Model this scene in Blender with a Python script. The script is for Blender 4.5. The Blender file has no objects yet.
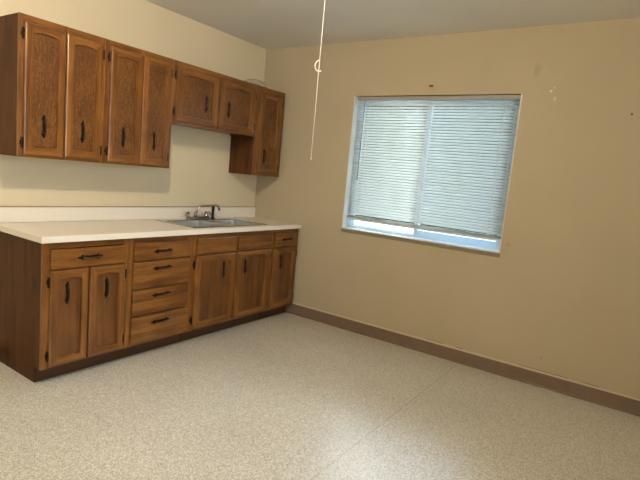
import bpy, bmesh, math, random
from mathutils import Vector, Matrix
random.seed(4)
S = bpy.context.scene
COL = S.collection
H = 2.62

# ------------------------------------------------------------------ helpers
def link(name, bm, mat, parent=None, smooth=False, bevel=0, seg=2, recalc=True):
    """write a bmesh given in world coordinates; children keep the parent's origin"""
    if recalc:
        bmesh.ops.recalc_face_normals(bm, faces=bm.faces[:])
    me = bpy.data.meshes.new(name)
    org = Vector((0, 0, 0))
    p = parent
    while p is not None:
        org += p.location
        p = p.parent
    if parent is None and bm.verts and not name.startswith(('wall', 'floor', 'ceiling', 'baseboard', 'trim', 'ground')):
        xs = [v.co.x for v in bm.verts]; ys = [v.co.y for v in bm.verts]; zs = [v.co.z for v in bm.verts]
        loc = Vector(((min(xs)+max(xs))/2, (min(ys)+max(ys))/2, min(zs)))
    else:
        loc = Vector((0, 0, 0))
    bmesh.ops.translate(bm, verts=bm.verts[:], vec=-(org+loc))
    bm.to_mesh(me); bm.free()
    for m in (mat if isinstance(mat, (list, tuple)) else [mat]):
        me.materials.append(m)
    o = bpy.data.objects.new(name, me)
    o.location = loc
    COL.objects.link(o)
    if parent is not None:
        o.parent = parent
    if smooth:
        for f in me.polygons: f.use_smooth = True
    if bevel:
        md = o.modifiers.new('bevel', 'BEVEL'); md.width = bevel; md.segments = seg
        md.limit_method = 'ANGLE'; md.angle_limit = math.radians(40)
    return o

def root(name, loc):
    o = bpy.data.objects.new(name, None); o.location = loc; o.empty_display_size = .1
    COL.objects.link(o); return o

def tag(o, label, cat, group=None):
    o['label'] = label; o['category'] = cat
    if group: o['group'] = group
    return o

def struct(o):
    o['kind'] = 'structure'; return o

def bx(bm, x0, x1, y0, y1, z0, z1, bev=0, seg=1):
    vs = [bm.verts.new((x, y, z)) for x in (x0, x1) for y in (y0, y1) for z in (z0, z1)]
    F = [(0,1,3,2),(4,6,7,5),(0,4,5,1),(2,3,7,6),(0,2,6,4),(1,5,7,3)]
    fs = [bm.faces.new([vs[i] for i in f]) for f in F]
    if bev:
        es = list({e for f in fs for e in f.edges})
        bmesh.ops.bevel(bm, geom=es, offset=bev, segments=seg, affect='EDGES', profile=.6)
    return bm

def box(*a, **k):
    return bx(bmesh.new(), *a, **k)

def tube(bm, pts, r, n=12, caps=True):
    pts = [Vector(p) for p in pts]
    rs = r if isinstance(r, (list, tuple)) else [r]*len(pts)
    rings = []
    up = None
    for i, p in enumerate(pts):
        if i == 0: t = pts[1]-p
        elif i == len(pts)-1: t = p-pts[i-1]
        else: t = (pts[i+1]-p).normalized()+(p-pts[i-1]).normalized()
        t.normalize()
        if up is None:
            up = Vector((0, 0, 1)) if abs(t.z) < .9 else Vector((1, 0, 0))
        a = (up - t*up.dot(t)).normalized(); b = t.cross(a); up = a
        rings.append([bm.verts.new(p+(a*math.cos(2*math.pi*k/n)+b*math.sin(2*math.pi*k/n))*rs[i]) for k in range(n)])
    for i in range(len(rings)-1):
        for k in range(n):
            bm.faces.new([rings[i][k], rings[i][(k+1)%n], rings[i+1][(k+1)%n], rings[i+1][k]])
    if caps:
        bm.faces.new(rings[0][::-1]); bm.faces.new(rings[-1])
    return bm

def lathe(bm, prof, c, n=32, axis='z'):
    rings = []
    for (r, h) in prof:
        ring = []
        for k in range(n):
            a = 2*math.pi*k/n
            v = (r*math.cos(a), r*math.sin(a), h)
            if axis == 'y': v = (v[0], v[2], v[1])
            if axis == 'x': v = (v[2], v[0], v[1])
            ring.append(bm.verts.new((c[0]+v[0], c[1]+v[1], c[2]+v[2])))
        rings.append(ring)
    for i in range(len(rings)-1):
        for k in range(n):
            bm.faces.new([rings[i][k], rings[i][(k+1)%n], rings[i+1][(k+1)%n], rings[i+1][k]])
    bm.faces.new(rings[0][::-1]); bm.faces.new(rings[-1])
    return bm

def arcpts(f, n):
    return [f(i/n) for i in range(n+1)]

# ------------------------------------------------------------------ materials
def mat(name):
    m = bpy.data.materials.new(name); m.use_nodes = True
    nt = m.node_tree; b = nt.nodes['Principled BSDF']
    return m, nt, b

def N(nt, t, **k):
    n = nt.nodes.new(t)
    for a, v in k.items():
        if a in n.inputs: n.inputs[a].default_value = v
        else: setattr(n, a, v)
    return n

def ramp(nt, stops, interp='LINEAR'):
    r = nt.nodes.new('ShaderNodeValToRGB'); r.color_ramp.interpolation = interp
    e = r.color_ramp.elements
    e[0].position = stops[0][0]; e[0].color = (*stops[0][1], 1)
    e[len(e)-1].position = stops[-1][0]; e[len(e)-1].color = (*stops[-1][1], 1)
    for p, c in stops[1:-1]:
        el = e.new(p); el.color = (*c, 1)
    return r

def plain(name, col, rough=.5, metal=0, spec=.5, noise=0, nscale=30):
    m, nt, b = mat(name)
    b.inputs['Roughness'].default_value = rough; b.inputs['Metallic'].default_value = metal
    b.inputs['Specular IOR Level'].default_value = spec
    tc = N(nt, 'ShaderNodeTexCoord'); no = N(nt, 'ShaderNodeTexNoise', Scale=nscale, Detail=4.0)
    nt.links.new(tc.outputs['Object'], no.inputs['Vector'])
    k = noise or .04
    r = ramp(nt, [(.3, tuple(c*(1-k) for c in col)), (.7, tuple(min(1, c*(1+k)) for c in col))])
    nt.links.new(no.outputs['Fac'], r.inputs['Fac']); nt.links.new(r.outputs['Color'], b.inputs['Base Color'])
    return m

def wood(name, dark, mid, light, axis='z', rough=.30, figure='grain', fs=1.0):
    m, nt, b = mat(name); L = nt.links
    tc = N(nt, 'ShaderNodeTexCoord'); oi = N(nt, 'ShaderNodeObjectInfo')
    add = N(nt, 'ShaderNodeVectorMath', operation='ADD')
    mul = N(nt, 'ShaderNodeVectorMath', operation='SCALE'); mul.inputs[3].default_value = 9.0
    comb = N(nt, 'ShaderNodeCombineXYZ')
    for i in range(3): L.new(oi.outputs['Random'], comb.inputs[i])
    L.new(comb.outputs[0], mul.inputs[0]); L.new(tc.outputs['Object'], add.inputs[0]); L.new(mul.outputs[0], add.inputs[1])
    mp = N(nt, 'ShaderNodeMapping')
    if figure == 'grain': sc = (28, 28, 1.6)
    elif figure == 'panel': sc = (85, 85, 26)
    else: sc = (22, 22, 2.2)
    sc = tuple(s*fs for s in sc)
    if axis == 'x': sc = (sc[2], sc[1], sc[0])
    if axis == 'y': sc = (sc[0], sc[2], sc[0])
    mp.inputs['Scale'].default_value = sc
    L.new(add.outputs[0], mp.inputs[0])
    n1 = N(nt, 'ShaderNodeTexNoise', Scale=1.0, Detail=6.0, Roughness=.62, Distortion=1.6 if figure == 'panel' else .5)
    L.new(mp.outputs[0], n1.inputs['Vector'])
    # slow tone drift
    n2 = N(nt, 'ShaderNodeTexNoise', Scale=5.0, Detail=2.0); L.new(add.outputs[0], n2.inputs['Vector'])
    # fine pores
    mp3 = N(nt, 'ShaderNodeMapping')
    s3 = (190, 190, 14) if axis == 'z' else ((14, 190, 190) if axis == 'x' else (190, 14, 190))
    mp3.inputs['Scale'].default_value = s3
    L.new(add.outputs[0], mp3.inputs[0])
    n3 = N(nt, 'ShaderNodeTexNoise', Scale=1.0, Detail=3.0); L.new(mp3.outputs[0], n3.inputs['Vector'])
    a1 = N(nt, 'ShaderNodeMath', operation='MULTIPLY_ADD'); a1.inputs[1].default_value = .35; 
    L.new(n2.outputs['Fac'], a1.inputs[0]); L.new(n1.outputs['Fac'], a1.inputs[2])
    a2 = N(nt, 'ShaderNodeMath', operation='MULTIPLY_ADD'); a2.inputs[1].default_value = .3
    L.new(n3.outputs['Fac'], a2.inputs[0]); L.new(a1.outputs[0], a2.inputs[2])
    r = ramp(nt, [(.60, dark), (.80, mid), (1.0, light)])
    L.new(a2.outputs[0], r.inputs['Fac'])
    L.new(r.outputs['Color'], b.inputs['Base Color'])
    b.inputs['Roughness'].default_value = rough
    bp = N(nt, 'ShaderNodeBump', Strength=.12, Distance=.002); L.new(a2.outputs[0], bp.inputs['Height'])
    L.new(bp.outputs[0], b.inputs['Normal'])
    return m

M = {}
D, Md, Lt = (.080, .029, .006), (.168, .064, .013), (.275, .115, .026)
M['wood_v'] = wood('stained_oak_vertical', D, Md, Lt, 'z')
M['wood_h'] = wood('stained_oak_horizontal', D, Md, Lt, 'x')
M['wood_panel'] = wood('stained_oak_panel', (.045, .016, .004), (.115, .043, .010), (.225, .094, .023), 'z', .38, 'panel')
M['wood_panel_base'] = wood('stained_oak_flat_panel', (.070, .025, .006), (.120, .044, .010), (.185, .073, .017), 'z', .30, 'grain', .8)
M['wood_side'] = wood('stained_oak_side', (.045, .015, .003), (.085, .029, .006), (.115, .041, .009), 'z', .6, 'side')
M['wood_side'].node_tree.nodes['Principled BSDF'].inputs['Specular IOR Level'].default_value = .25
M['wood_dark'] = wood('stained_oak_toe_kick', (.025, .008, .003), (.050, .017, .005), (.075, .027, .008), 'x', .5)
M['bronze'] = plain('dark_bronze', (.022, .016, .012), .38, .7, .5, .3, 90)
M['laminate'] = plain('cream_laminate', (.80, .73, .63), .32, 0, .5, .03, 60)
M['laminate_edge'] = plain('pale_laminate_edge', (.84, .79, .71), .3, 0, .5, .02, 60)
M['steel'] = plain('brushed_stainless_steel', (.55, .54, .52), .22, 1, .5, .05, 40)
M['steel_satin'] = plain('satin_stainless_steel', (.58, .58, .57), .28, 1, .5, .04, 40)
M['copper'] = plain('antiqued_copper_grip', (.10, .055, .035), .34, .8, .5, .3, 80)
M['chrome'] = plain('dull_chrome', (.42, .40, .37), .18, 1, .5, .1, 50)
M['black_plastic'] = plain('black_plastic', (.006, .006, .006), .4)
M['amber'] = plain('amber_plastic_button', (.25, .12, .04), .3)
M['vinyl_blue_glow'] = plain('white_vinyl_blue_glow', (.68, .82, .90), .4)  # white frames with the bluish daylight glow put into colour and translucency
def vinyl():
    m = M['vinyl_blue_glow']; nt = m.node_tree; L = nt.links; b = nt.nodes['Principled BSDF']; out = nt.nodes['Material Output']
    t = N(nt, 'ShaderNodeBsdfTranslucent'); t.inputs['Color'].default_value = (.62, .84, .98, 1)
    mx = N(nt, 'ShaderNodeMixShader'); mx.inputs[0].default_value = .22
    L.new(b.outputs[0], mx.inputs[1]); L.new(t.outputs[0], mx.inputs[2]); L.new(mx.outputs[0], out.inputs[0])
vinyl()
M['cord'] = plain('white_cord', (.80, .76, .68), .8)
M['rust'] = plain('rusty_steel', (.26, .11, .035), .8, 0, .3, .5, 200)
M['porcelain'] = plain('white_porcelain', (.75, .72, .66), .25)
M['ground'] = plain('pale_ground', (.62, .64, .66), .9, 0, .2, .15, 2)

# painted walls: soft mottling, roller bump and the marks the photo shows
def wallmat(name, col, marks=()):
    m, nt, b = mat(name); L = nt.links
    tc = N(nt, 'ShaderNodeTexCoord')
    n = N(nt, 'ShaderNodeTexNoise', Scale=1.3, Detail=5.0); L.new(tc.outputs['Object'], n.inputs['Vector'])
    r = ramp(nt, [(.3, tuple(c*.95 for c in col)), (.7, tuple(c*1.04 for c in col))]); L.new(n.outputs['Fac'], r.inputs['Fac'])
    cur = r.outputs['Color']
    for (p, s, c, st) in marks:
        mp = N(nt, 'ShaderNodeVectorMath', operation='SUBTRACT'); mp.inputs[1].default_value = p
        L.new(tc.outputs['Object'], mp.inputs[0])
        dv = N(nt, 'ShaderNodeVectorMath', operation='DIVIDE'); dv.inputs[1].default_value = s
        L.new(mp.outputs[0], dv.inputs[0])
        ns = N(nt, 'ShaderNodeTexNoise', Scale=60.0, Detail=3.0); L.new(tc.outputs['Object'], ns.inputs['Vector'])
        ln = N(nt, 'ShaderNodeVectorMath', operation='LENGTH'); L.new(dv.outputs[0], ln.inputs[0])
        ad = N(nt, 'ShaderNodeMath', operation='ADD'); L.new(ln.outputs['Value'], ad.inputs[0]); L.new(ns.outputs['Fac'], ad.inputs[1])
        rr = ramp(nt, [(.0, (st,)*3), (.62, (st,)*3), (.98, (0, 0, 0))])
        h = N(nt, 'ShaderNodeMath', operation='MULTIPLY'); h.inputs[1].default_value = .6
        L.new(ad.outputs[0], h.inputs[0]); L.new(h.outputs[0], rr.inputs['Fac'])
        mx = N(nt, 'ShaderNodeMix', data_type='RGBA'); mx.inputs['B'].default_value = (*c, 1)
        L.new(rr.outputs['Color'], mx.inputs['Factor']); L.new(cur, mx.inputs['A']); cur = mx.outputs['Result']
    L.new(cur, b.inputs['Base Color']); b.inputs['Roughness'].default_value = .62
    b.inputs['Specular IOR Level'].default_value = .35
    nb = N(nt, 'ShaderNodeTexNoise', Scale=55.0, Detail=4.0); L.new(tc.outputs['Object'], nb.inputs['Vector'])
    bp = N(nt, 'ShaderNodeBump', Strength=.18, Distance=.004); L.new(nb.outputs['Fac'], bp.inputs['Height']); L.new(bp.outputs[0], b.inputs['Normal'])
    return m
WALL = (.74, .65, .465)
WALL_BACKLIT = (.51, .440, .308)  # same cream paint, darkened to hold the backlit shade of the window wall
dk = (.36, .27, .19); lt = (.85, .78, .62)
M['wall'] = wallmat('cream_wall_paint', WALL)
M['wall_backlit_marked'] = wallmat('cream_wall_paint_backlit_marked', WALL_BACKLIT, [
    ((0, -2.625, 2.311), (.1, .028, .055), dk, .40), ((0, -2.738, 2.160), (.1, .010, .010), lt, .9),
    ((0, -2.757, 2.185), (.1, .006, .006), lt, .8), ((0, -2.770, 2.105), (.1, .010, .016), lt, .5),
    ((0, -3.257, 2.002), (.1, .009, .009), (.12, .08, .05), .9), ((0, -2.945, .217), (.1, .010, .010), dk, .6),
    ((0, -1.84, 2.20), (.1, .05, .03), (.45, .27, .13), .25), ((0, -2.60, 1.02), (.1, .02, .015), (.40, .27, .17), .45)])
M['ceiling'] = wallmat('ceiling_paint', (.80, .79, .76))
M['baseboard'] = plain('brown_vinyl_cove', (.20, .14, .098), .5, 0, .4, .08, 12)
M['sill'] = plain('sill_front_dark', (.26, .215, .16), .6)  # front board darker than the sill top

# speckled sheet vinyl with seams and scuffs
def floormat():
    m, nt, b = mat('speckled_sheet_vinyl'); L = nt.links
    tc = N(nt, 'ShaderNodeTexCoord')
    v1 = N(nt, 'ShaderNodeTexVoronoi', Scale=190.0); L.new(tc.outputs['Object'], v1.inputs['Vector'])
    v2 = N(nt, 'ShaderNodeTexNoise', Scale=130.0, Detail=4.0, Roughness=.7); L.new(tc.outputs['Object'], v2.inputs['Vector'])
    sp = N(nt, 'ShaderNodeSeparateColor'); L.new(v1.outputs['Color'], sp.inputs[0])
    ad = N(nt, 'ShaderNodeMath', operation='MULTIPLY_ADD'); ad.inputs[1].default_value = .5
    L.new(sp.outputs[0], ad.inputs[0]); L.new(v2.outputs['Fac'], ad.inputs[2])
    r = ramp(nt, [(.42, (.33, .295, .235)), (.60, (.53, .50, .43)), (.80, (.67, .645, .58)), (.98, (.85, .83, .77))])
    L.new(ad.outputs[0], r.inputs['Fac'])
    big = N(nt, 'ShaderNodeTexNoise', Scale=1.6, Detail=4.0); L.new(tc.outputs['Object'], big.inputs['Vector'])
    br = ramp(nt, [(.3, (.90, .89, .88)), (.7, (1, 1, 1))]); L.new(big.outputs['Fac'], br.inputs['Fac'])
    mx = N(nt, 'ShaderNodeMix', data_type='RGBA', blend_type='MULTIPLY'); mx.inputs['Factor'].default_value = 1
    L.new(r.outputs['Color'], mx.inputs['A']); L.new(br.outputs['Color'], mx.inputs['B']); cur = mx.outputs['Result']
    sx = N(nt, 'ShaderNodeSeparateXYZ'); L.new(tc.outputs['Object'], sx.inputs[0])
    # seam along y = -2.348 ; short scratch between two points
    def seam(expr_in, val, w, st, lo=None, hi=None, src=None):
        nonlocal cur
        d = N(nt, 'ShaderNodeMath', operation='SUBTRACT'); d.inputs[1].default_value = val; L.new(expr_in, d.inputs[0])
        a = N(nt, 'ShaderNodeMath', operation='ABSOLUTE'); L.new(d.outputs[0], a.inputs[0])
        c = N(nt, 'ShaderNodeMath', operation='LESS_THAN'); c.inputs[1].default_value = w; L.new(a.outputs[0], c.inputs[0])
        s = N(nt, 'ShaderNodeMath', operation='MULTIPLY'); s.inputs[1].default_value = st; L.new(c.outputs[0], s.inputs[0])
        o = s.outputs[0]
        if lo is not None:
            g = N(nt, 'ShaderNodeMath', operation='GREATER_THAN'); g.inputs[1].default_value = lo; L.new(src, g.inputs[0])
            l = N(nt, 'ShaderNodeMath', operation='LESS_THAN'); l.inputs[1].default_value = hi; L.new(src, l.inputs[0])
            p = N(nt, 'ShaderNodeMath', operation='MULTIPLY'); L.new(g.outputs[0], p.inputs[0]); L.new(l.outputs[0], p.inputs[1])
            q = N(nt, 'ShaderNodeMath', operation='MULTIPLY'); L.new(p.outputs[0], q.inputs[0]); L.new(o, q.inputs[1]); o = q.outputs[0]
        mm = N(nt, 'ShaderNodeMix', data_type='RGBA'); mm.inputs['B'].default_value = (.10, .075, .05, 1)
        L.new(o, mm.inputs['Factor']); L.new(cur, mm.inputs['A']); cur = mm.outputs['Result']
    seam(sx.outputs['Y'], -2.350, .0016, .6)
    seam(sx.outputs['Y'], -2.078, .0014, .5, -2.12, -1.98, sx.outputs['X'])
    L.new(cur, b.inputs['Base Color'])
    b.inputs['Roughness'].default_value = .33
    b.inputs['Specular IOR Level'].default_value = .9
    bp = N(nt, 'ShaderNodeBump', Strength=.10, Distance=.002); L.new(ad.outputs[0], bp.inputs['Height']); L.new(bp.outputs[0], b.inputs['Normal'])
    return m
M['floor'] = floormat()

def glassmat(name, tint, rough=0, fac=.06):
    m, nt, b = mat(name); L = nt.links
    nt.nodes.remove(b); out = nt.nodes['Material Output']
    t = N(nt, 'ShaderNodeBsdfTransparent'); t.inputs['Color'].default_value = (*tint, 1)
    g = N(nt, 'ShaderNodeBsdfGlossy', Roughness=rough); 
    mx = N(nt, 'ShaderNodeMixShader'); fr = N(nt, 'ShaderNodeFresnel', IOR=1.45)
    L.new(fr.outputs[0], mx.inputs[0]); L.new(t.outputs[0], mx.inputs[1]); L.new(g.outputs[0], mx.inputs[2]); L.new(mx.outputs[0], out.inputs[0])
    return m
M['glass'] = glassmat('window_glass', (.95, .98, .98))
M['screen'] = None
def screenmat():
    m, nt, b = mat('insect_screen_mesh'); L = nt.links
    out = nt.nodes['Material Output']; b.inputs['Base Color'].default_value = (.12, .17, .20, 1); b.inputs['Roughness'].default_value = .6
    t = N(nt, 'ShaderNodeBsdfTransparent'); t.inputs['Color'].default_value = (.90, .96, 1, 1)
    mx = N(nt, 'ShaderNodeMixShader'); mx.inputs[0].default_value = .12
    L.new(t.outputs[0], mx.inputs[1]); L.new(b.outputs[0], mx.inputs[2]); L.new(mx.outputs[0], out.inputs[0])
    return m
M['screen'] = screenmat()
def slatmat():
    m, nt, b = mat('white_blind_slat'); L = nt.links
    out = nt.nodes['Material Output']; b.inputs['Base Color'].default_value = (.74, .76, .74, 1); b.inputs['Roughness'].default_value = .4
    t = N(nt, 'ShaderNodeBsdfTranslucent'); t.inputs['Color'].default_value = (.86, .88, .86, 1)
    mx = N(nt, 'ShaderNodeMixShader'); mx.inputs[0].default_value = .55
    L.new(b.outputs[0], mx.inputs[1]); L.new(t.outputs[0], mx.inputs[2]); L.new(mx.outputs[0], out.inputs[0])
    return m
M['slat'] = slatmat()
def frost():
    m, nt, b = mat('clear_smoky_glass'); b.inputs['Base Color'].default_value = (.92, .90, .90, 1)
    b.inputs['Transmission Weight'].default_value = .85; b.inputs['Roughness'].default_value = .18; b.inputs['IOR'].default_value = 1.3
    return m
M['dish'] = frost()
def emit(name, col, s):
    m, nt, b = mat(name); b.inputs['Emission Color'].default_value = (*col, 1); b.inputs['Emission Strength'].default_value = s
    b.inputs['Base Color'].default_value = (.9, .9, .85, 1); return m
M['bulb'] = emit('lit_bulb_glass', (1, .83, .60), 1150)

# ------------------------------------------------------------------ room
XL, YN = -5.3, -5.0       # far extents of the room behind the camera
T = .15
b = box(XL-T, T, YN-T, T, -.1, 0); struct(link('floor', b, M['floor']))
b = box(XL-T, T, YN-T, T, H, H+.1); struct(link('ceiling', b, M['ceiling']))
b = box(XL-T, T, 0, T, 0, H); struct(link('wall_left', b, M['wall']))
NX0, NX1, NZ0, NZ1 = -4.3, -2.9, .95, 2.15      # unseen window behind the camera, added for fill light
b = bmesh.new()
bx(b, XL-T, NX0, YN-T, YN, 0, H); bx(b, NX1, T, YN-T, YN, 0, H); bx(b, NX0, NX1, YN-T, YN, 0, NZ0); bx(b, NX0, NX1, YN-T, YN, NZ1, H)
struct(link('wall_near', b, M['wall']))
b = box(XL-T, XL, YN, 0, 0, H); struct(link('wall_rear', b, M['wall']))
WY0, WY1, WZ0, WZ1 = -1.10, -2.545, .950, 2.145
b = bmesh.new()
ys = [0, WY0, WY1, YN]; zs = [0, WZ0-.032, WZ1, H]
def wallface(x, flip):
    g = [[b.verts.new((x, y, z)) for z in zs] for y in ys]
    for i in range(3):
        for j in range(3):
            if i == 1 and j == 1: continue
            q = [g[i][j], g[i+1][j], g[i+1][j+1], g[i][j+1]]
            b.faces.new(q)
    return g
ga = wallface(0, 0); gb = wallface(T, 1)
for (i, j), (k, l) in [((1,1),(2,1)), ((2,1),(2,2)), ((2,2),(1,2)), ((1,2),(1,1)), ((0,0),(3,0)), ((3,0),(3,3)), ((3,3),(0,3)), ((0,3),(0,0))]:
    if (i, j) in ((0,0),(3,0),(3,3),(0,3)):
        # outer rim: run through every grid vertex
        pi = [(i+(k-i)*t//3, j+(l-j)*t//3) for t in range(4)]
        for (a, c), (e, f) in zip(pi, pi[1:]): b.faces.new([ga[a][c], ga[e][f], gb[e][f], gb[a][c]])
    else:
        b.faces.new([ga[i][j], ga[k][l], gb[k][l], gb[i][j]])
struct(link('wall_right', b, M['wall_backlit_marked']))

# cove base
def cove(name, p0, p1, nrm, mt):
    prof = [(0, 0), (.016, 0), (.009, .006), (.006, .014), (.0055, .098), (.003, .102), (0, .102)]
    b = bmesh.new(); A, B = Vector(p0), Vector(p1); n = Vector(nrm)
    r = [[b.verts.new(P+n*a+Vector((0, 0, z))) for a, z in prof] for P in (A, B)]
    k = len(prof)
    for i in range(k): b.faces.new([r[0][i], r[0][(i+1)%k], r[1][(i+1)%k], r[1][i]])
    b.faces.new(r[0][::-1]); b.faces.new(r[1])
    return struct(link(name, b, mt))
cove('baseboard_right', (0, -.538, 0), (0, YN, 0), (-1, 0, 0), M['baseboard'])
cove('baseboard_left', (-2.475, 0, 0), (XL, 0, 0), (0, -1, 0), M['baseboard'])
cove('baseboard_rear', (XL, -.02, 0), (XL, YN, 0), (1, 0, 0), M['baseboard'])
cove('baseboard_near', (XL+.02, YN, 0), (-.02, YN, 0), (0, 1, 0), M['baseboard'])
# proud paint strip above the cove base, open crack in the middle
b = bmesh.new()
bx(b, -.0035, 0, -.62, -2.79, .104, .119); bx(b, -.0035, 0, -2.79, YN+.02, .104, .1165)
bx(b, -.0035, 0, -2.80, -3.12, .1165, .1185)
struct(link('trim_1', b, plain('paint_strip', (.66, .55, .39), .6)))
b = bmesh.new()
for (y0, y1, z) in ((-2.80, -3.14, .1195), (-3.24, -3.34, .1205), (-2.05, -2.20, .1215), (-2.30, -2.36, .1200)):
    bx(b, -.0009, 0, y0, y1, z, z+.0026)
struct(link('trim_2', b, plain('dark_crack', (.03, .02, .012), .9)))

# ------------------------------------------------------------------ window
w = root('window_1', (0.09, (WY0+WY1)/2, WZ0)); struct(w)
b = bmesh.new(); f = .035
bx(b, .070, .135, WY0-f, WY0, WZ0, WZ1); bx(b, .070, .135, WY1, WY1+f, WZ0, WZ1)
bx(b, .070, .135, WY1+f, WY0-f, WZ0, WZ0+.024); bx(b, .070, .135, WY1+f, WY0-f, WZ1-f, WZ1)
link('frame', b, M['vinyl_blue_glow'], w, bevel=.002)
LN = .008
b = bmesh.new()
bx(b, -.002, .070, WY0-LN, WY0-.0005, WZ0, WZ1-.0005); bx(b, -.002, .070, WY1+.0005, WY1+LN, WZ0, WZ1-.0005)
link('window_liner', b, plain('white_liner', (.80, .84, .84), .45), w)
YM = -1.80
def sash(x0, x1, ya, yb, lo):
    b = bmesh.new(); s = .026
    z0, z1 = WZ0+.024, WZ1-.035
    bx(b, x0, x1, ya-s, ya, z0, z1); bx(b, x0, x1, yb, yb+s, z0, z1)
    bx(b, x0, x1, yb+s, ya-s, z0, z0+lo); bx(b, x0, x1, yb+s, ya-s, z1-s, z1)
    o = link('sash', b, M['vinyl_blue_glow'], w, bevel=.002)
    xm = (x0+x1)/2
    g = box(xm-.002, xm+.002, yb+s, ya-s, z0+lo, z1-s)
    link('pane', g, M['glass'], o)
    return o
sash(.106, .124, WY0-f, YM-.012, .008)
sash(.080, .098, YM+.02, WY1+f, .046)
b = box(.1285, .1295, WY1+f, YM+.02, WZ0+.024, WZ1-f); link('insect_screen', b, M['screen'], w)
b = bmesh.new()
bx(b, -.012, .070, WY1-.004, WY0+.004, WZ0-.007, WZ0, bev=.002)
for fc in b.faces: fc.material_index = 1
bx(b, -.008, 0.0, WY1-.002, WY0+.002, WZ0-.038, WZ0-.008, bev=.002)
bx(b, 0.0, .135, WY1+.001, WY0-.001, WZ0-.031, WZ0-.008)
link('window_sill', b, [M['sill'], plain('white_sill_top', (.74, .74, .70), .45)], w)

w2 = root('added_fill_window', ((NX0+NX1)/2, YN-.08, NZ0)); struct(w2)  # added window, out of view, lets in fill light
b = bmesh.new(); f = .04
for (a, c, d, e) in ((NX0, NX0+f, NZ0, NZ1), (NX1-f, NX1, NZ0, NZ1), (NX0+f, NX1-f, NZ0, NZ0+f), (NX0+f, NX1-f, NZ1-f, NZ1), (-3.62, -3.58, NZ0+f, NZ1-f)):
    bx(b, a, c, YN-.11, YN-.06, d, e)
link('frame', b, M['vinyl_blue_glow'], w2, bevel=.002)
for a, c in ((NX0+f, -3.62), (-3.58, NX1-f)):
    link('pane', box(a, c, YN-.087, YN-.083, NZ0+f, NZ1-f), M['glass'], w2)
# blind
bl = tag(root('window_blind', (.038, (WY0+WY1)/2, 1.02)), 'white horizontal mini blind lowered over the window, slats tilted nearly shut', 'window blind')
YA, YB = WY0-.026, WY1+.0105
link('headrail', box(.016, .052, YB, YA, WZ1-.036, WZ1-.005, bev=.002), plain('shaded_white_headrail', (.36, .345, .32), .5), bl)  # white rail; the shade at the window head is put into its grey
pitch = .0238; xc = .036; wd = .0256; tilt = math.radians(52)
b = bmesh.new(); n = 0; z = WZ1-.052
while z > 1.073:
    sag = .0012*math.sin(n*1.7)
    rows = []
    for i in range(5):
        u = (i/4-.5)
        cam = .0034*(1-4*u*u)
        # room edge low; crown of the slat faces the room
        px = xc + wd*u*math.cos(tilt) - cam*math.sin(tilt)
        pz = z + wd*u*math.sin(tilt) + cam*math.cos(tilt)
        rows.append([b.verts.new((px, YA, pz)), b.verts.new((px, (YA+YB)/2, pz+sag*.3)), b.verts.new((px, YB, pz-.0035+sag*.5))])
    for i in range(4):
        for j in range(2):
            b.faces.new([rows[i][j], rows[i+1][j], rows[i+1][j+1], rows[i][j+1]])
    z -= pitch; n += 1
for q in range(6):      # slats gathered on the bottom rail
    bx(b, xc-.0125, xc+.0125, YB, YA, 1.0525+q*.0034, 1.0538+q*.0034)
o = link('slats', b, M['slat'], bl, smooth=True, recalc=False)
md = o.modifiers.new('thick', 'SOLIDIFY'); md.thickness = .0004
link('bottom_rail', box(xc-.013, xc+.013, YB, YA, 1.030, 1.0515, bev=.003), plain('rail_grey_white', (.60, .68, .73), .4), bl)
for y in (-1.245, -1.835, -2.425):
    b = bmesh.new()
    for x in (xc-.0105, xc+.0105):
        bx(b, x-.0007, x+.0007, y-.0020, y+.0020, 1.045, WZ1-.03)
    z = WZ1-.052
    while z > 1.066:
        bx(b, xc-.0105, xc+.0105, y-.0008, y+.0008, z-.0085, z-.0075); z -= pitch
    link('ladder_cord', b, M['cord'], bl)
b = bmesh.new()
tube(b, [(.018, -1.203, 2.118), (.012, -1.205, 2.10), (.010, -1.205, 1.42)], [.002, .0035, .0035], 8)
tube(b, [(.010, -1.205, 1.42), (.010, -1.205, 1.40)], [.005, .004], 8)
link('tilt_wand', b, plain('clear_grey_wand', (.25, .25, .24), .25), bl, smooth=True)

# outside
b = bmesh.new()
g0 = [b.verts.new(c) for c in ((T+.25, -14, -.1), (T+.25, 10, -.1), (6.0, 10, .50), (6.0, -14, .50), (30, 10, .6), (30, -14, .6))]
b.faces.new(g0[:4]); b.faces.new([g0[3], g0[2], g0[4], g0[5]])
struct(link('ground_outside', b, M['ground']))
b = box(XL-12, XL+9, -22, YN-T-.3, -.4, -.3); struct(link('ground_rear', b, M['ground']))
b = bmesh.new()
nx, nz = 90, 26
G = [[b.verts.new((6.3+random.uniform(-.18, .18), -9+i*.16, .42+j*.118+random.uniform(-.05, .05)+(.12*math.sin(i*.7) if j == nz else 0))) for j in range(nz+1)] for i in range(nx+1)]
G2 = [[b.verts.new((7.6, -9+i*.16, z)) for z in (.42, 3.45)] for i in range(nx+1)]
for i in range(nx):
    for j in range(nz): b.faces.new([G[i][j], G[i+1][j], G[i+1][j+1], G[i][j+1]])
    b.faces.new([G[i][nz], G[i+1][nz], G2[i+1][1], G2[i][1]])
hd = link('added_hedge', b, plain('dark_green_foliage', (.010, .017, .009), .9, 0, .1, .6, 14)); hd['kind'] = 'structure'  # added dark backdrop, makes the gaps between the blind slats dark

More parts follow.
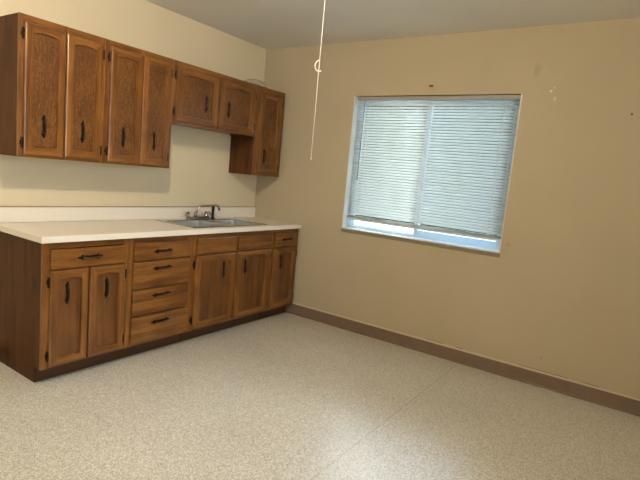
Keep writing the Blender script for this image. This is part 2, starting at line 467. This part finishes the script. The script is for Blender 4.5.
# ------------------------------------------------------------------ cabinets
def handle(parent, cx, cz, yf, vertical=True, L=.146):
    """back plate with spade tips, two posts and a bowed grip; yf is the surface it sits on"""
    b = bmesh.new()
    out = [(0, -.5), (.030, -.462), (.046, -.43), (.040, -.395), (.075, -.36), (.085, -.31), (.058, -.25), (.050, -.15), (.050, 0)]
    pts = [(a, t) for a, t in out] + [(a, -t) for a, t in out[:-1]][::-1]
    pts = pts + [(-a, -t) for a, t in pts[1:-1]]
    th = .0028
    def P(a, t, d):
        a *= L*1.15; t *= L
        return (cx+a, yf-d, cz+t) if vertical else (cx+t, yf-d, cz+a)
    r0 = [b.verts.new(P(a, t, 0)) for a, t in pts]; r1 = [b.verts.new(P(a*.88, t*.985, th)) for a, t in pts]
    k = len(pts)
    for i in range(k): b.faces.new([r0[i], r0[(i+1)%k], r1[(i+1)%k], r1[i]])
    b.faces.new(r0); b.faces.new(r1)
    for s in (-1, 1):
        tube(b, [P(0, s*.30, .001), P(0, s*.30, .010), P(0, s*.30, .018)], [.0070, .0045, .0060], 10)
    path = arcpts(lambda t: P(0, -.34+.68*t, .017+.010*math.sin(math.pi*t)), 14)
    rad = [.0035+.0022*abs(math.sin(3*math.pi*i/14)) for i in range(15)]
    nf = len(b.faces)
    tube(b, path, rad, 10)
    b.faces.ensure_lookup_table()
    for fc in b.faces[nf:]: fc.material_index = 1
    return link('handle', b, [M['bronze'], M['copper']], parent, smooth=False)

def hinge(parent, hx, z, yf, side):
    """surface leaf on the face frame; side = +1 when the door lies to the right"""
    b = bmesh.new(); h = .033
    o = [(0, h), (-.006, h*.97), (-.010, h*.72), (-.006, h*.55), (-.013, h*.36), (-.015, 0)]
    pts = o + [(a, -t) for a, t in o[:-1]][::-1]
    r0 = [b.verts.new((hx+side*a, yf, z+t)) for a, t in pts]; r1 = [b.verts.new((hx+side*a, yf-.0028, z+t)) for a, t in pts]
    k = len(pts)
    for i in range(k): b.faces.new([r0[i], r0[(i+1)%k], r1[(i+1)%k], r1[i]])
    b.faces.new(r0); b.faces.new(r1)
    kx, ky = hx-side*.0046, yf-.0145
    tube(b, [(kx, ky, z-h*.95), (kx, ky, z-h*.8), (kx, ky, z+h*.8), (kx, ky, z+h*.95)], [.0028, .0056, .0056, .0028], 10)
    bx(b, min(kx, kx-side*.002), max(kx, kx-side*.002), ky, yf-.001, z-h*.75, z+h*.75)
    for t in (-.5, .5):
        lathe(b, [(.003, 0), (.003, -.0015), (.001, -.002)], (hx-side*.007, yf-.0028, z+t*h*.9), 8, 'y')
    return link('hinge', b, M['bronze'], parent)

def outline(x0, x1, z0, z1, rb=.018, sh=.030, cut=.011):
    """panel outline: rounded lower corners, shouldered shallow arch on top"""
    P = []
    for i in range(5):
        a = math.pi + i*math.pi/8; P.append((x0+rb+rb*math.cos(a), z0+rb+rb*math.sin(a)))
    for i in range(5):
        a = 1.5*math.pi + i*math.pi/8; P.append((x1-rb+rb*math.cos(a), z0+rb+rb*math.sin(a)))
    zs_ = z1-sh; zr = z1-.009
    def top(side):
        Q = []
        for i in range(6):     # concave quarter up to the shoulder
            a = i*math.pi/10
            Q.append((side*(-cut*(1-math.cos(a)) ), zs_+ (zr-zs_)*math.sin(a)))
        return Q
    xr, xl = x1, x0
    for dx, z in top(1): P.append((xr+dx, z))
    n = 12; xa, xb = x1-cut, x0+cut
    for i in range(1, n):
        t = i/n; P.append((xa+(xb-xa)*t, zr+.009*math.sin(math.pi*t)))
    for dx, z in top(-1)[::-1]: P.append((xl+dx, z))
    return P

def inset(P, d):
    n = len(P); out = []
    for i in range(n):
        p, q, r = Vector(P[i-1]), Vector(P[i]), Vector(P[(i+1)%n])
        a = (q-p); c = (r-q)
        if a.length < 1e-7: a = c
        if c.length < 1e-7: c = a
        t = (a.normalized()+c.normalized())
        t = t.normalized() if t.length > 1e-6 else a.normalized()
        out.append((q.x - t.y*d, q.y + t.x*d))
    return out

def dedup(P):
    Q = []
    for p in P:
        if not Q or (Vector(p)-Vector(Q[-1])).length > 1e-5: Q.append(p)
    return Q

def door(parent, x0, x1, z0, z1, yface, hx=None, hz=None, hside='left', sw=.044, br=.048, tr=.045, pm='wood_panel', label=None):
    th = .022; yb = yface-.0008; yf = yface-th
    P = dedup(outline(x0+sw, x1-sw, z0+br, z1-tr))
    Q = inset(P, .003)
    b = bmesh.new()
    e = .0045
    def rect(d, y): return [b.verts.new(c) for c in ((x0+d, y, z0+d), (x1-d, y, z0+d), (x1-d, y, z1-d), (x0+d, y, z1-d))]
    R0, R1, Rm, R2 = rect(0, yb), rect(0, yf+.009), rect(.003, yf+.0025), rect(.009, yf)
    for A, B in ((R0, R1), (R1, Rm), (Rm, R2)):
        for i in range(4): b.faces.new([A[i], A[(i+1)%4], B[(i+1)%4], B[i]])
    I1 = [b.verts.new((x, yf, z)) for x, z in P]; I2 = [b.verts.new((x, yf+.0155, z)) for x, z in Q]; I3 = [b.verts.new((x, yb, z)) for x, z in Q]
    n = len(P)
    for A, B in ((I1, I2), (I2, I3)):
        for i in range(n): b.faces.new([A[i], A[(i+1)%n], B[(i+1)%n], B[i]])
    for outer, inner in ((R2, I1), (R0, I3)):
        es = []
        for ring in (outer, inner):
            for i in range(len(ring)):
                x = b.edges.get((ring[i], ring[(i+1)%len(ring)])) or b.edges.new((ring[i], ring[(i+1)%len(ring)]))
                es.append(x)
        bmesh.ops.triangle_fill(b, edges=es, use_beauty=True, use_dissolve=False)
    # rails get horizontal grain, stiles vertical
    b.faces.ensure_lookup_table()
    for fc in b.faces:
        c = fc.calc_center_median()
        if (c.z > z1-tr+.0 or c.z < z0+br) and x0+sw < c.x < x1-sw: fc.material_index = 1
    d = link('door', b, [M['wood_v'], M['wood_h']], parent)
    if label: d['label'] = label
    b = bmesh.new()
    Qp = inset(P, .0015)
    v0 = [b.verts.new((x, yf+.0148, z)) for x, z in Qp]; v1 = [b.verts.new((x, yf+.0195, z)) for x, z in Qp]
    for i in range(n): b.faces.new([v0[i], v0[(i+1)%n], v1[(i+1)%n], v1[i]])
    b.faces.new(v0); b.faces.new(v1)
    link('panel', b, M[pm], d)
    if hx is None: hx = (x0+x1)/2
    if hz is not None: handle(d, hx, hz, yf+.0148)
    for zz in (z0+.070, z1-.068):
        if hside == 'left': hinge(d, x0-.001, zz, yface, 1)
        elif hside == 'right': hinge(d, x1+.001, zz, yface, -1)
    return d

def drawer(parent, x0, x1, z0, z1, yface, pull=None, name='drawer'):
    b = box(x0, x1, yface-.023, yface-.0008, z0, z1)
    d = link(name, b, M['wood_h'], parent, bevel=.005, seg=2)
    if pull is not None: handle(d, pull[0], pull[1], yface-.023, False, .166)
    return d

def frame_front(parent, x0, x1, z0, z1, yf, yb, stiles, rails):
    b = bmesh.new()
    for a, c in stiles: bx(b, a, c, yf, yb, z0, z1)
    st = sorted(stiles)
    for a, c, (i, j) in rails: bx(b, st[i][1], st[j][0], yf, yb, a, c)
    for fc in b.faces:
        p = fc.calc_center_median()
        fc.material_index = 0 if any(s[0]-1e-5 <= p.x <= s[1]+1e-5 for s in stiles) else 1
    return link('face_frame', b, [M['wood_v'], M['wood_h']], parent, bevel=.0012, seg=1)

ZB, ZT, YU = 1.353, 2.175, -.317
def wall_cab(x0, x1, z0, label, doors, mull):
    r = tag(root('wall_cabinet', ((x0+x1)/2, -.16, z0)), label, 'cabinet', 'oak wall cabinets')
    t = .016; y0, y1 = YU+.019, -.001
    for a in (x0, x1-t):
        link('side_panel', box(a, a+t, y0, y1, z0, ZT), M['wood_side'], r, bevel=.001, seg=1)
    b = bmesh.new()
    bx(b, x0+t, x1-t, y0, y1, z0+.012, z0+.028); bx(b, x0+t, x1-t, y0, y1, ZT-t-.008, ZT-.008)
    bx(b, x0+t, x1-t, y1-.006, y1, z0+.028, ZT-t-.008)
    link('carcass', b, M['wood_h'], r)
    sw = .032
    st = [(x0, x0+sw), (x1-sw, x1)] + ([(mull-.02, mull+.02)] if mull else [])
    k = len(st)-1
    rl = []
    for i in range(k):
        rl += [(z0, z0+.032, (i, i+1)), (ZT-.055, ZT, (i, i+1))]
    frame_front(r, x0, x1, z0, ZT, YU, YU+.019, st, rl)
    for dd in doors: door(r, *dd[:2], z0+.016, 2.134, YU, **dd[2])
    return r
UY = 1.547
wall_cab(-2.480, -1.940, ZB, 'tall two-door oak wall cabinet, leftmost of the row, its dark side showing', [
    (-2.456, -2.214, dict(hz=UY, hside='left')), (-2.209, -1.965, dict(hz=UY, hside='right', hx=-2.088))], -2.2115)
wall_cab(-1.939, -1.375, ZB, 'tall two-door oak wall cabinet, second from left, touching the short over-sink cabinet', [
    (-1.910, -1.660, dict(hz=UY, hside='left', hx=-1.790)), (-1.655, -1.411, dict(hz=UY, hside='right', hx=-1.533))], -1.6575)
wall_cab(-1.374, -.418, 1.708, 'short wide oak wall cabinet with two doors hung above the sink', [
    (-1.358, -.920, dict(hz=1.900, hside='left', hx=-1.043, sw=.064, br=.046, tr=.046)), (-.912, -.460, dict(hz=1.897, hside='right', hx=-.788, sw=.064, br=.046, tr=.046))], -.916)
wall_cab(-.417, -.030, ZB, 'single-door tall oak wall cabinet in the corner by the window wall', [
    (-.396, -.080, dict(hz=1.540, hside='right', hx=-.286, sw=.058))], None)

YBF = -.61; CT = .876
def base_cab(x0, x1, label, fronts, stiles, rails, left_open=False, has_toe_end=False):
    r = tag(root('base_cabinet', ((x0+x1)/2, -.3, 0)), label, 'cabinet', 'oak base cabinets')
    t = .016; yb = -.001; yf = YBF+.019
    for nm, a in (('side_panel', x0), ('side_panel', x1-t)):
        b = bmesh.new()
        prof = [(yb, 0), (-.535, 0), (-.535, .10), (yf, .10), (yf, CT-.001), (yb, CT-.001)]
        L0 = [b.verts.new((a, y, z)) for y, z in prof]; L1 = [b.verts.new((a+t, y, z)) for y, z in prof]
        k = len(prof)
        for i in range(k): b.faces.new([L0[i], L0[(i+1)%k], L1[(i+1)%k], L1[i]])
        b.faces.new(L0[::-1]); b.faces.new(L1)
        link(nm, b, M['wood_side'], r, bevel=.001, seg=1)
    b = bmesh.new()
    bx(b, x0+t, x1-t, yf, yb, .100, .116); bx(b, x0+t, x1-t, yb-.006, yb, .116, CT-.002)
    link('carcass', b, M['wood_side'], r)
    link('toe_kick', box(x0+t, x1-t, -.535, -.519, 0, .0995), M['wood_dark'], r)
    frame_front(r, x0, x1, .100, CT-.001, YBF, YBF+.019, stiles, rails)
    for f_ in fronts:
        if f_[0] == 'door': door(r, *f_[1:5], YBF, pm='wood_panel_base', **f_[5])
        else: drawer(r, *f_[1:5], YBF, f_[5], f_[0])
    return r
XA, XB, XC, XD = -2.4685, -1.905, -1.352, -.405
TR = (.836, CT-.001); BR = (.100, .135)
base_cab(XA, XB, 'oak base cabinet at the free left end, one drawer over two narrow arched doors',
    [('drawer', -2.430, -1.937, .716, .833, (-2.187, .775)),
     ('door', -2.430, -2.192, .112, .705, dict(hz=.560, hside='left', hx=-2.322)),
     ('door', -2.183, -1.935, .112, .705, dict(hz=.557, hside='right', hx=-2.063))],
    [(XA, XA+.045), (XB-.04, XB)], [TR+((0, 1),), (.69, .73, (0, 1)), BR+((0, 1),)])
base_cab(XB+.001, XC, 'oak base cabinet made of a stack of four drawers',
    [('drawer', -1.872, -1.388, .714, .836, (-1.634, .771)), ('drawer', -1.872, -1.388, .515, .700, (-1.634, .648)),
     ('drawer', -1.872, -1.388, .328, .504, (-1.634, .452)), ('drawer', -1.872, -1.388, .126, .312, (-1.634, .252))],
    [(XB+.001, XB+.040), (XC-.042, XC)], [TR+((0, 1),), (.69, .73, (0, 1)), (.497, .524, (0, 1)), (.306, .334, (0, 1)), BR+((0, 1),)])
base_cab(XC+.001, XD, 'wide oak sink base cabinet with two blank drawer fronts over two doors',
    [('false_drawer_front', -1.318, -.890, .713, .838, None), ('false_drawer_front', -.863, -.434, .713, .838, None),
     ('door', -1.325, -.889, .120, .702, dict(hz=.565, hside='left', hx=-1.012, sw=.060)),
     ('door', -.874, -.434, .120, .702, dict(hz=.570, hside='right', hx=-.756, sw=.060))],
    [(XC+.001, XC+.04), (XD-.042, XD), (-.90, -.86)], [TR+((0, 1),), TR+((1, 2),), (.69, .73, (0, 1)), (.69, .73, (1, 2)), BR+((0, 1),), BR+((1, 2),)])
base_cab(XD+.001, -.009, 'narrow oak base cabinet in the corner, one small drawer over one door',
    [('drawer', -.372, -.042, .717, .838, (-.200, .776)),
     ('door', -.380, -.038, .126, .698, dict(hz=.560, hside='right', hx=-.263, sw=.055))],
    [(XD+.001, XD+.036), (-.045, -.009)], [TR+((0, 1),), (.69, .73, (0, 1)), BR+((0, 1),)])

# ------------------------------------------------------------------ countertop with a cut-out for the sink
SX0, SX1, SY0, SY1 = -1.31, -.415, -.565, -.065
cx0, cx1, cy0, cy1 = -2.488, -.002, -.637, -.003
b = bmesh.new()
hx0, hx1, hy0, hy1 = SX0+.018, SX1-.018, SY0+.018, SY1-.018
def ring(z, e=0):
    o = [b.verts.new(c) for c in ((cx0+e, cy0+e, z), (cx1, cy0+e, z), (cx1, cy1, z), (cx0+e, cy1, z))]
    i = [b.verts.new(c) for c in ((hx0, hy0, z), (hx1, hy0, z), (hx1, hy1, z), (hx0, hy1, z))]
    return o, i
to, ti = ring(.914, .004); mo, mi_ = ring(.910); bo, bi = ring(CT)
for k in range(4):
    j = (k+1)%4
    b.faces.new([to[k], to[j], ti[j], ti[k]])
    b.faces.new([bo[k], bi[k], bi[j], bo[j]])
    for A, B in ((to, mo), (mo, bo)): 
        fc = b.faces.new([A[k], B[k], B[j], A[j]]); fc.material_index = 1
    b.faces.new([ti[k], ti[j], bi[j], bi[k]])
for v in mi_: b.verts.remove(v)
ct = link('countertop', b, [M['laminate'], M['laminate_edge']])
tag(ct, 'long cream laminate countertop with pale edge on the oak base cabinets', 'countertop')
bs = box(cx0, cx1, -.021, -.002, .9145, 1.016, bev=.003)
link('backsplash', bs, M['laminate_edge'], ct)
b = box(cx0, cx1, -.0225, -.001, 1.0162, 1.0215)
link('backsplash_trim', b, plain('tan_caulk', (.36, .27, .16), .5), ct)

# ------------------------------------------------------------------ sink
sk = tag(root('kitchen_sink', ((SX0+SX1)/2, (SY0+SY1)/2, .914)), 'stainless steel double bowl sink set into the cream countertop', 'sink')
BX = [(-1.265, -.885), (-.845, -.460)]; BY = (-.530, -.150)
def rr(x0, x1, y0, y1, r, n=5):
    P = []
    for cx, cy, a0 in ((x1-r, y1-r, 0), (x0+r, y1-r, 90), (x0+r, y0+r, 180), (x1-r, y0+r, 270)):
        for i in range(n+1):
            a = math.radians(a0+90*i/n); P.append((cx+r*math.cos(a), cy+r*math.sin(a)))
    return P
b = bmesh.new()
zt = .9185
loops = []
O1 = [b.verts.new((x, y, .9143)) for x, y in rr(SX0, SX1, SY0, SY1, .03)]
O2 = [b.verts.new((x, y, zt)) for x, y in rr(SX0+.008, SX1-.008, SY0+.008, SY1-.008, .025)]
k = len(O1)
for i in range(k): b.faces.new([O1[i], O1[(i+1)%k], O2[(i+1)%k], O2[i]])
es = [b.edges.get((O2[i], O2[(i+1)%k])) for i in range(k)]
for (a, c) in BX:
    I = [b.verts.new((x, y, zt)) for x, y in rr(a, c, *BY, .034)]
    J = [b.verts.new((x, y, zt-.006)) for x, y in rr(a+.005, c-.005, BY[0]+.005, BY[1]-.005, .034)]
    for i in range(len(I)):
        es.append(b.edges.new((I[i], I[(i+1)%len(I)])))
        b.faces.new([I[i], I[(i+1)%len(I)], J[(i+1)%len(I)], J[i]])
bmesh.ops.triangle_fill(b, edges=es, use_beauty=True, use_dissolve=False)
link('sink_rim', b, M['steel'], sk)
for (a, c) in BX:
    b = bmesh.new()
    L_ = []
    for (ins, z, r) in ((.005, zt-.006, .034), (.010, .785, .034), (.016, .765, .036), (.034, .752, .04)):
        L_.append([b.verts.new((x, y, z)) for x, y in rr(a+ins, c-ins, BY[0]+ins, BY[1]-ins, r)])
    for A, B in zip(L_, L_[1:]):
        for i in range(len(A)): b.faces.new([A[i], A[(i+1)%len(A)], B[(i+1)%len(A)], B[i]])
    b.faces.new(L_[-1])
    bo_ = link('basin', b, M['steel_satin'], sk)
    link('drain', lathe(bmesh.new(), [(.042, 0), (.042, .003), (.030, .003), (.026, -.0005), (.0001, -.0005)], ((a+c)/2, -.34, .7525), 24), M['chrome'], bo_)

fa = tag(root('faucet', (-.86, -.105, zt)), 'chrome two-handle faucet with a long bent spout and black side sprayer behind the sink', 'faucet')
zb = zt+.0005
b = bmesh.new()
P0 = rr(-.99, -.73, -.132, -.078, .026, 6)
rings = [[b.verts.new((x, y, zb)) for x, y in P0], [b.verts.new((x, y, zb+.014)) for x, y in P0],
         [b.verts.new((-.86+(x+.86)*.93, -.105+(y+.105)*.72, zb+.024)) for x, y in P0]]
for A, B in zip(rings, rings[1:]):
    for i in range(len(A)): b.faces.new([A[i], A[(i+1)%len(A)], B[(i+1)%len(A)], B[i]])
b.faces.new(rings[0]); b.faces.new(rings[-1])
link('faucet_base', b, M['chrome'], fa)
b = bmesh.new()
tube(b, [(-.895, -.107, zb+.022), (-.893, -.108, zb+.045), (-.890, -.110, zb+.060)], [.017, .015, .011], 14)
tube(b, [(-.892, -.110, zb+.055), (-.884, -.115, 1.005), (-.872, -.12, 1.030), (-.850, -.130, 1.040), (-.790, -.158, 1.046), (-.745, -.187, 1.053), (-.725, -.198, 1.050), (-.712, -.204, 1.035), (-.705, -.208, 1.008)],
     [.009, .0085, .0085, .0085, .008, .008, .008, .009, .010], 12)
link('spout', b, M['chrome'], fa, smooth=True)
for x, s in ((-.975, -1), (-.765, 1)):
    b = bmesh.new()
    lathe(b, [(.018, 0), (.018, .010), (.012, .020), (.012, .034), (.015, .036), (.015, .042), (.004, .046)], (x, -.105, zb+.022), 18)
    tube(b, [(x, -.105, zb+.056), (x+s*.022, -.115, zb+.062), (x+s*.042, -.125, zb+.045), (x+s*.050, -.128, zb+.030)], [.008, .008, .006, .005], 10)
    h = link('faucet_handle', b, M['chrome'], fa, smooth=True)
b = bmesh.new()
lathe(b, [(.020, 0), (.018, .010), (.012, .016)], (-.690, -.110, zb), 18)
lathe(b, [(.011, .014), (.012, .05), (.014, .08), (.015, .105), (.012, .118), (.004, .120)], (-.690, -.110, zb), 18)
link('side_sprayer', b, M['black_plastic'], fa, smooth=True)

# ------------------------------------------------------------------ small things
b = bmesh.new()
R = .135; prof = []
for i in range(13):
    a = i/12*math.pi/2; prof.append((R*math.cos(a)+.001, .082*math.sin(a)))
inner = [((r*.955), h*.95) for r, h in prof[::-1]]
n = 40; c = (-.310, -.150, ZT+.0015)
pr = [(R+.006, 0), (R+.006, .004)] + prof[1:] + inner[:-1] + [(R*.955, 0)]
rings = [[b.verts.new((c[0]+r*math.cos(2*math.pi*k/n), c[1]+r*math.sin(2*math.pi*k/n), c[2]+h)) for k in range(n)] for r, h in pr]
for i in range(len(rings)):
    A, B = rings[i], rings[(i+1)%len(rings)]
    for k in range(n): b.faces.new([A[k], A[(k+1)%n], B[(k+1)%n], B[k]])
o = link('glass_shade', b, M['dish'], smooth=True)
tag(o, 'shallow cloudy glass dome lying on top of the wall cabinets near the corner', 'glass shade')

pc = root('pull_cord', (-2.25, -2.30, 1.471))
tag(pc, 'thin white pull cord hanging from the ceiling in front of the window wall', 'cord')
link('cord', tube(bmesh.new(), [(-2.25, -2.30, 1.473), (-2.2505, -2.30, 1.8), (-2.25, -2.30, 2.2), (-2.25, -2.30, H-.001)], .0014, 8), M['cord'], pc, smooth=True)
link('cord_tip', lathe(bmesh.new(), [(.0008, -.008), (.0020, -.006), (.0020, 0), (.0010, .003)], (-2.25, -2.30, 1.474), 10), M['cord'], pc, smooth=True)
b = bmesh.new()
Rv = Vector((.5587, -.8293, 0)) # direction along the image plane, roughly
pts = []
for i in range(12):
    t = i/11; a = math.radians(85 + 215*t)
    pts.append(Vector((-2.25, -2.30, 1.838)) + Rv*(.017*math.cos(a)) + Vector((0, 0, .021*math.sin(a))))
tube(b, pts, [.0022]*11+[.0034], 8)
link('cord_hook', b, M['cord'], pc, smooth=True)

lf = tag(root('ceiling_lampholder', (-2.80, -1.98, 2.53)), 'bare bulb in a white porcelain ceiling lampholder above the room', 'ceiling light')
link('lampholder', lathe(bmesh.new(), [(.060, 0), (.058, -.015), (.035, -.030), (.026, -.045), (.024, -.058)], (-2.80, -1.98, H-.0005), 28), M['porcelain'], lf, smooth=True)
b = bmesh.new()
prof = [(.013, -.058), (.014, -.075)] + [(.036*math.sin(a)+.0004, -.112+.040*math.cos(a)) for a in [math.radians(d) for d in range(25, 181, 15)]]
lathe(b, prof, (-2.80, -1.98, H), 24)
link('light_bulb', b, M['bulb'], lf, smooth=True)

br_ = root('wall_bracket', (-.003, -1.820, 2.212))
tag(br_, 'tiny rusty bracket stub screwed to the wall just above the window', 'bracket')
b = bmesh.new()
bx(b, -.0025, -.0003, -1.838, -1.804, 2.209, 2.226, bev=.0008)
link('plate', b, M['rust'], br_)
for yy in (-1.830, -1.810):
    link('screw', lathe(bmesh.new(), [(.0055, 0), (.0055, -.004), (.003, -.007)], (-.0025, yy, 2.2175), 12, 'x'), M['rust'], br_)

# ------------------------------------------------------------------ light
W = bpy.data.worlds.new('World'); S.world = W; W.use_nodes = True
nt = W.node_tree; bg = nt.nodes['Background']
tc = N(nt, 'ShaderNodeTexCoord'); sx = N(nt, 'ShaderNodeSeparateXYZ'); nt.links.new(tc.outputs['Generated'], sx.inputs[0])
r = ramp(nt, [(0.0, (.70, .75, .80)), (.5, (.90, .95, 1.0)), (1.0, (.75, .87, 1.0))])
mr = N(nt, 'ShaderNodeMath', operation='MULTIPLY_ADD'); mr.inputs[1].default_value = .5; mr.inputs[2].default_value = .5
nt.links.new(sx.outputs['Z'], mr.inputs[0]); nt.links.new(mr.outputs[0], r.inputs['Fac']); nt.links.new(r.outputs['Color'], bg.inputs['Color'])
bg.inputs['Strength'].default_value = 13.0
pl = bpy.data.lights.new('window_portal', 'AREA'); pl.shape = 'RECTANGLE'; pl.size = 1.5; pl.size_y = 1.25
pl.cycles.is_portal = True
po = bpy.data.objects.new('window_portal', pl); po.location = (T+.01, (WY0+WY1)/2, (WZ0+WZ1)/2)
po.rotation_euler = (math.radians(90), 0, math.radians(90)); COL.objects.link(po)

pl2 = bpy.data.lights.new('window_portal', 'AREA'); pl2.shape = 'RECTANGLE'; pl2.size = NX1-NX0; pl2.size_y = NZ1-NZ0  # portal of the added fill window
pl2.cycles.is_portal = True
po = bpy.data.objects.new('window_portal', pl2); po.location = ((NX0+NX1)/2, YN-T-.01, (NZ0+NZ1)/2)
po.rotation_euler = (math.radians(90), 0, 0); COL.objects.link(po)

# ------------------------------------------------------------------ camera
yaw, pit, rol, F = -.97884, -.12989, .09358, 490.68
cy, sy, cp, sp = math.cos(yaw), math.sin(yaw), math.cos(pit), math.sin(pit)
fw = Vector((-sy*cp, cy*cp, sp)); rt = Vector((cy, sy, 0)); up = rt.cross(fw)
c_, s_ = math.cos(rol), math.sin(rol); r2 = rt*c_+up*s_; u2 = -rt*s_+up*c_
cam = bpy.data.cameras.new('camera'); cam.sensor_width = 36; cam.sensor_fit = 'HORIZONTAL'; cam.lens = F/640*36
cam.clip_start = .02
co = bpy.data.objects.new('camera', cam); COL.objects.link(co)
m = Matrix((r2, u2, -fw)).transposed().to_4x4(); m.translation = Vector((-3.89428, -3.48728, 1.40719))
co.matrix_world = m
S.camera = co
S.view_settings.view_transform = 'Standard'; S.view_settings.look = 'None'; S.view_settings.gamma = 1
S.view_settings.use_curve_mapping = False
S.view_settings.exposure = 0.45
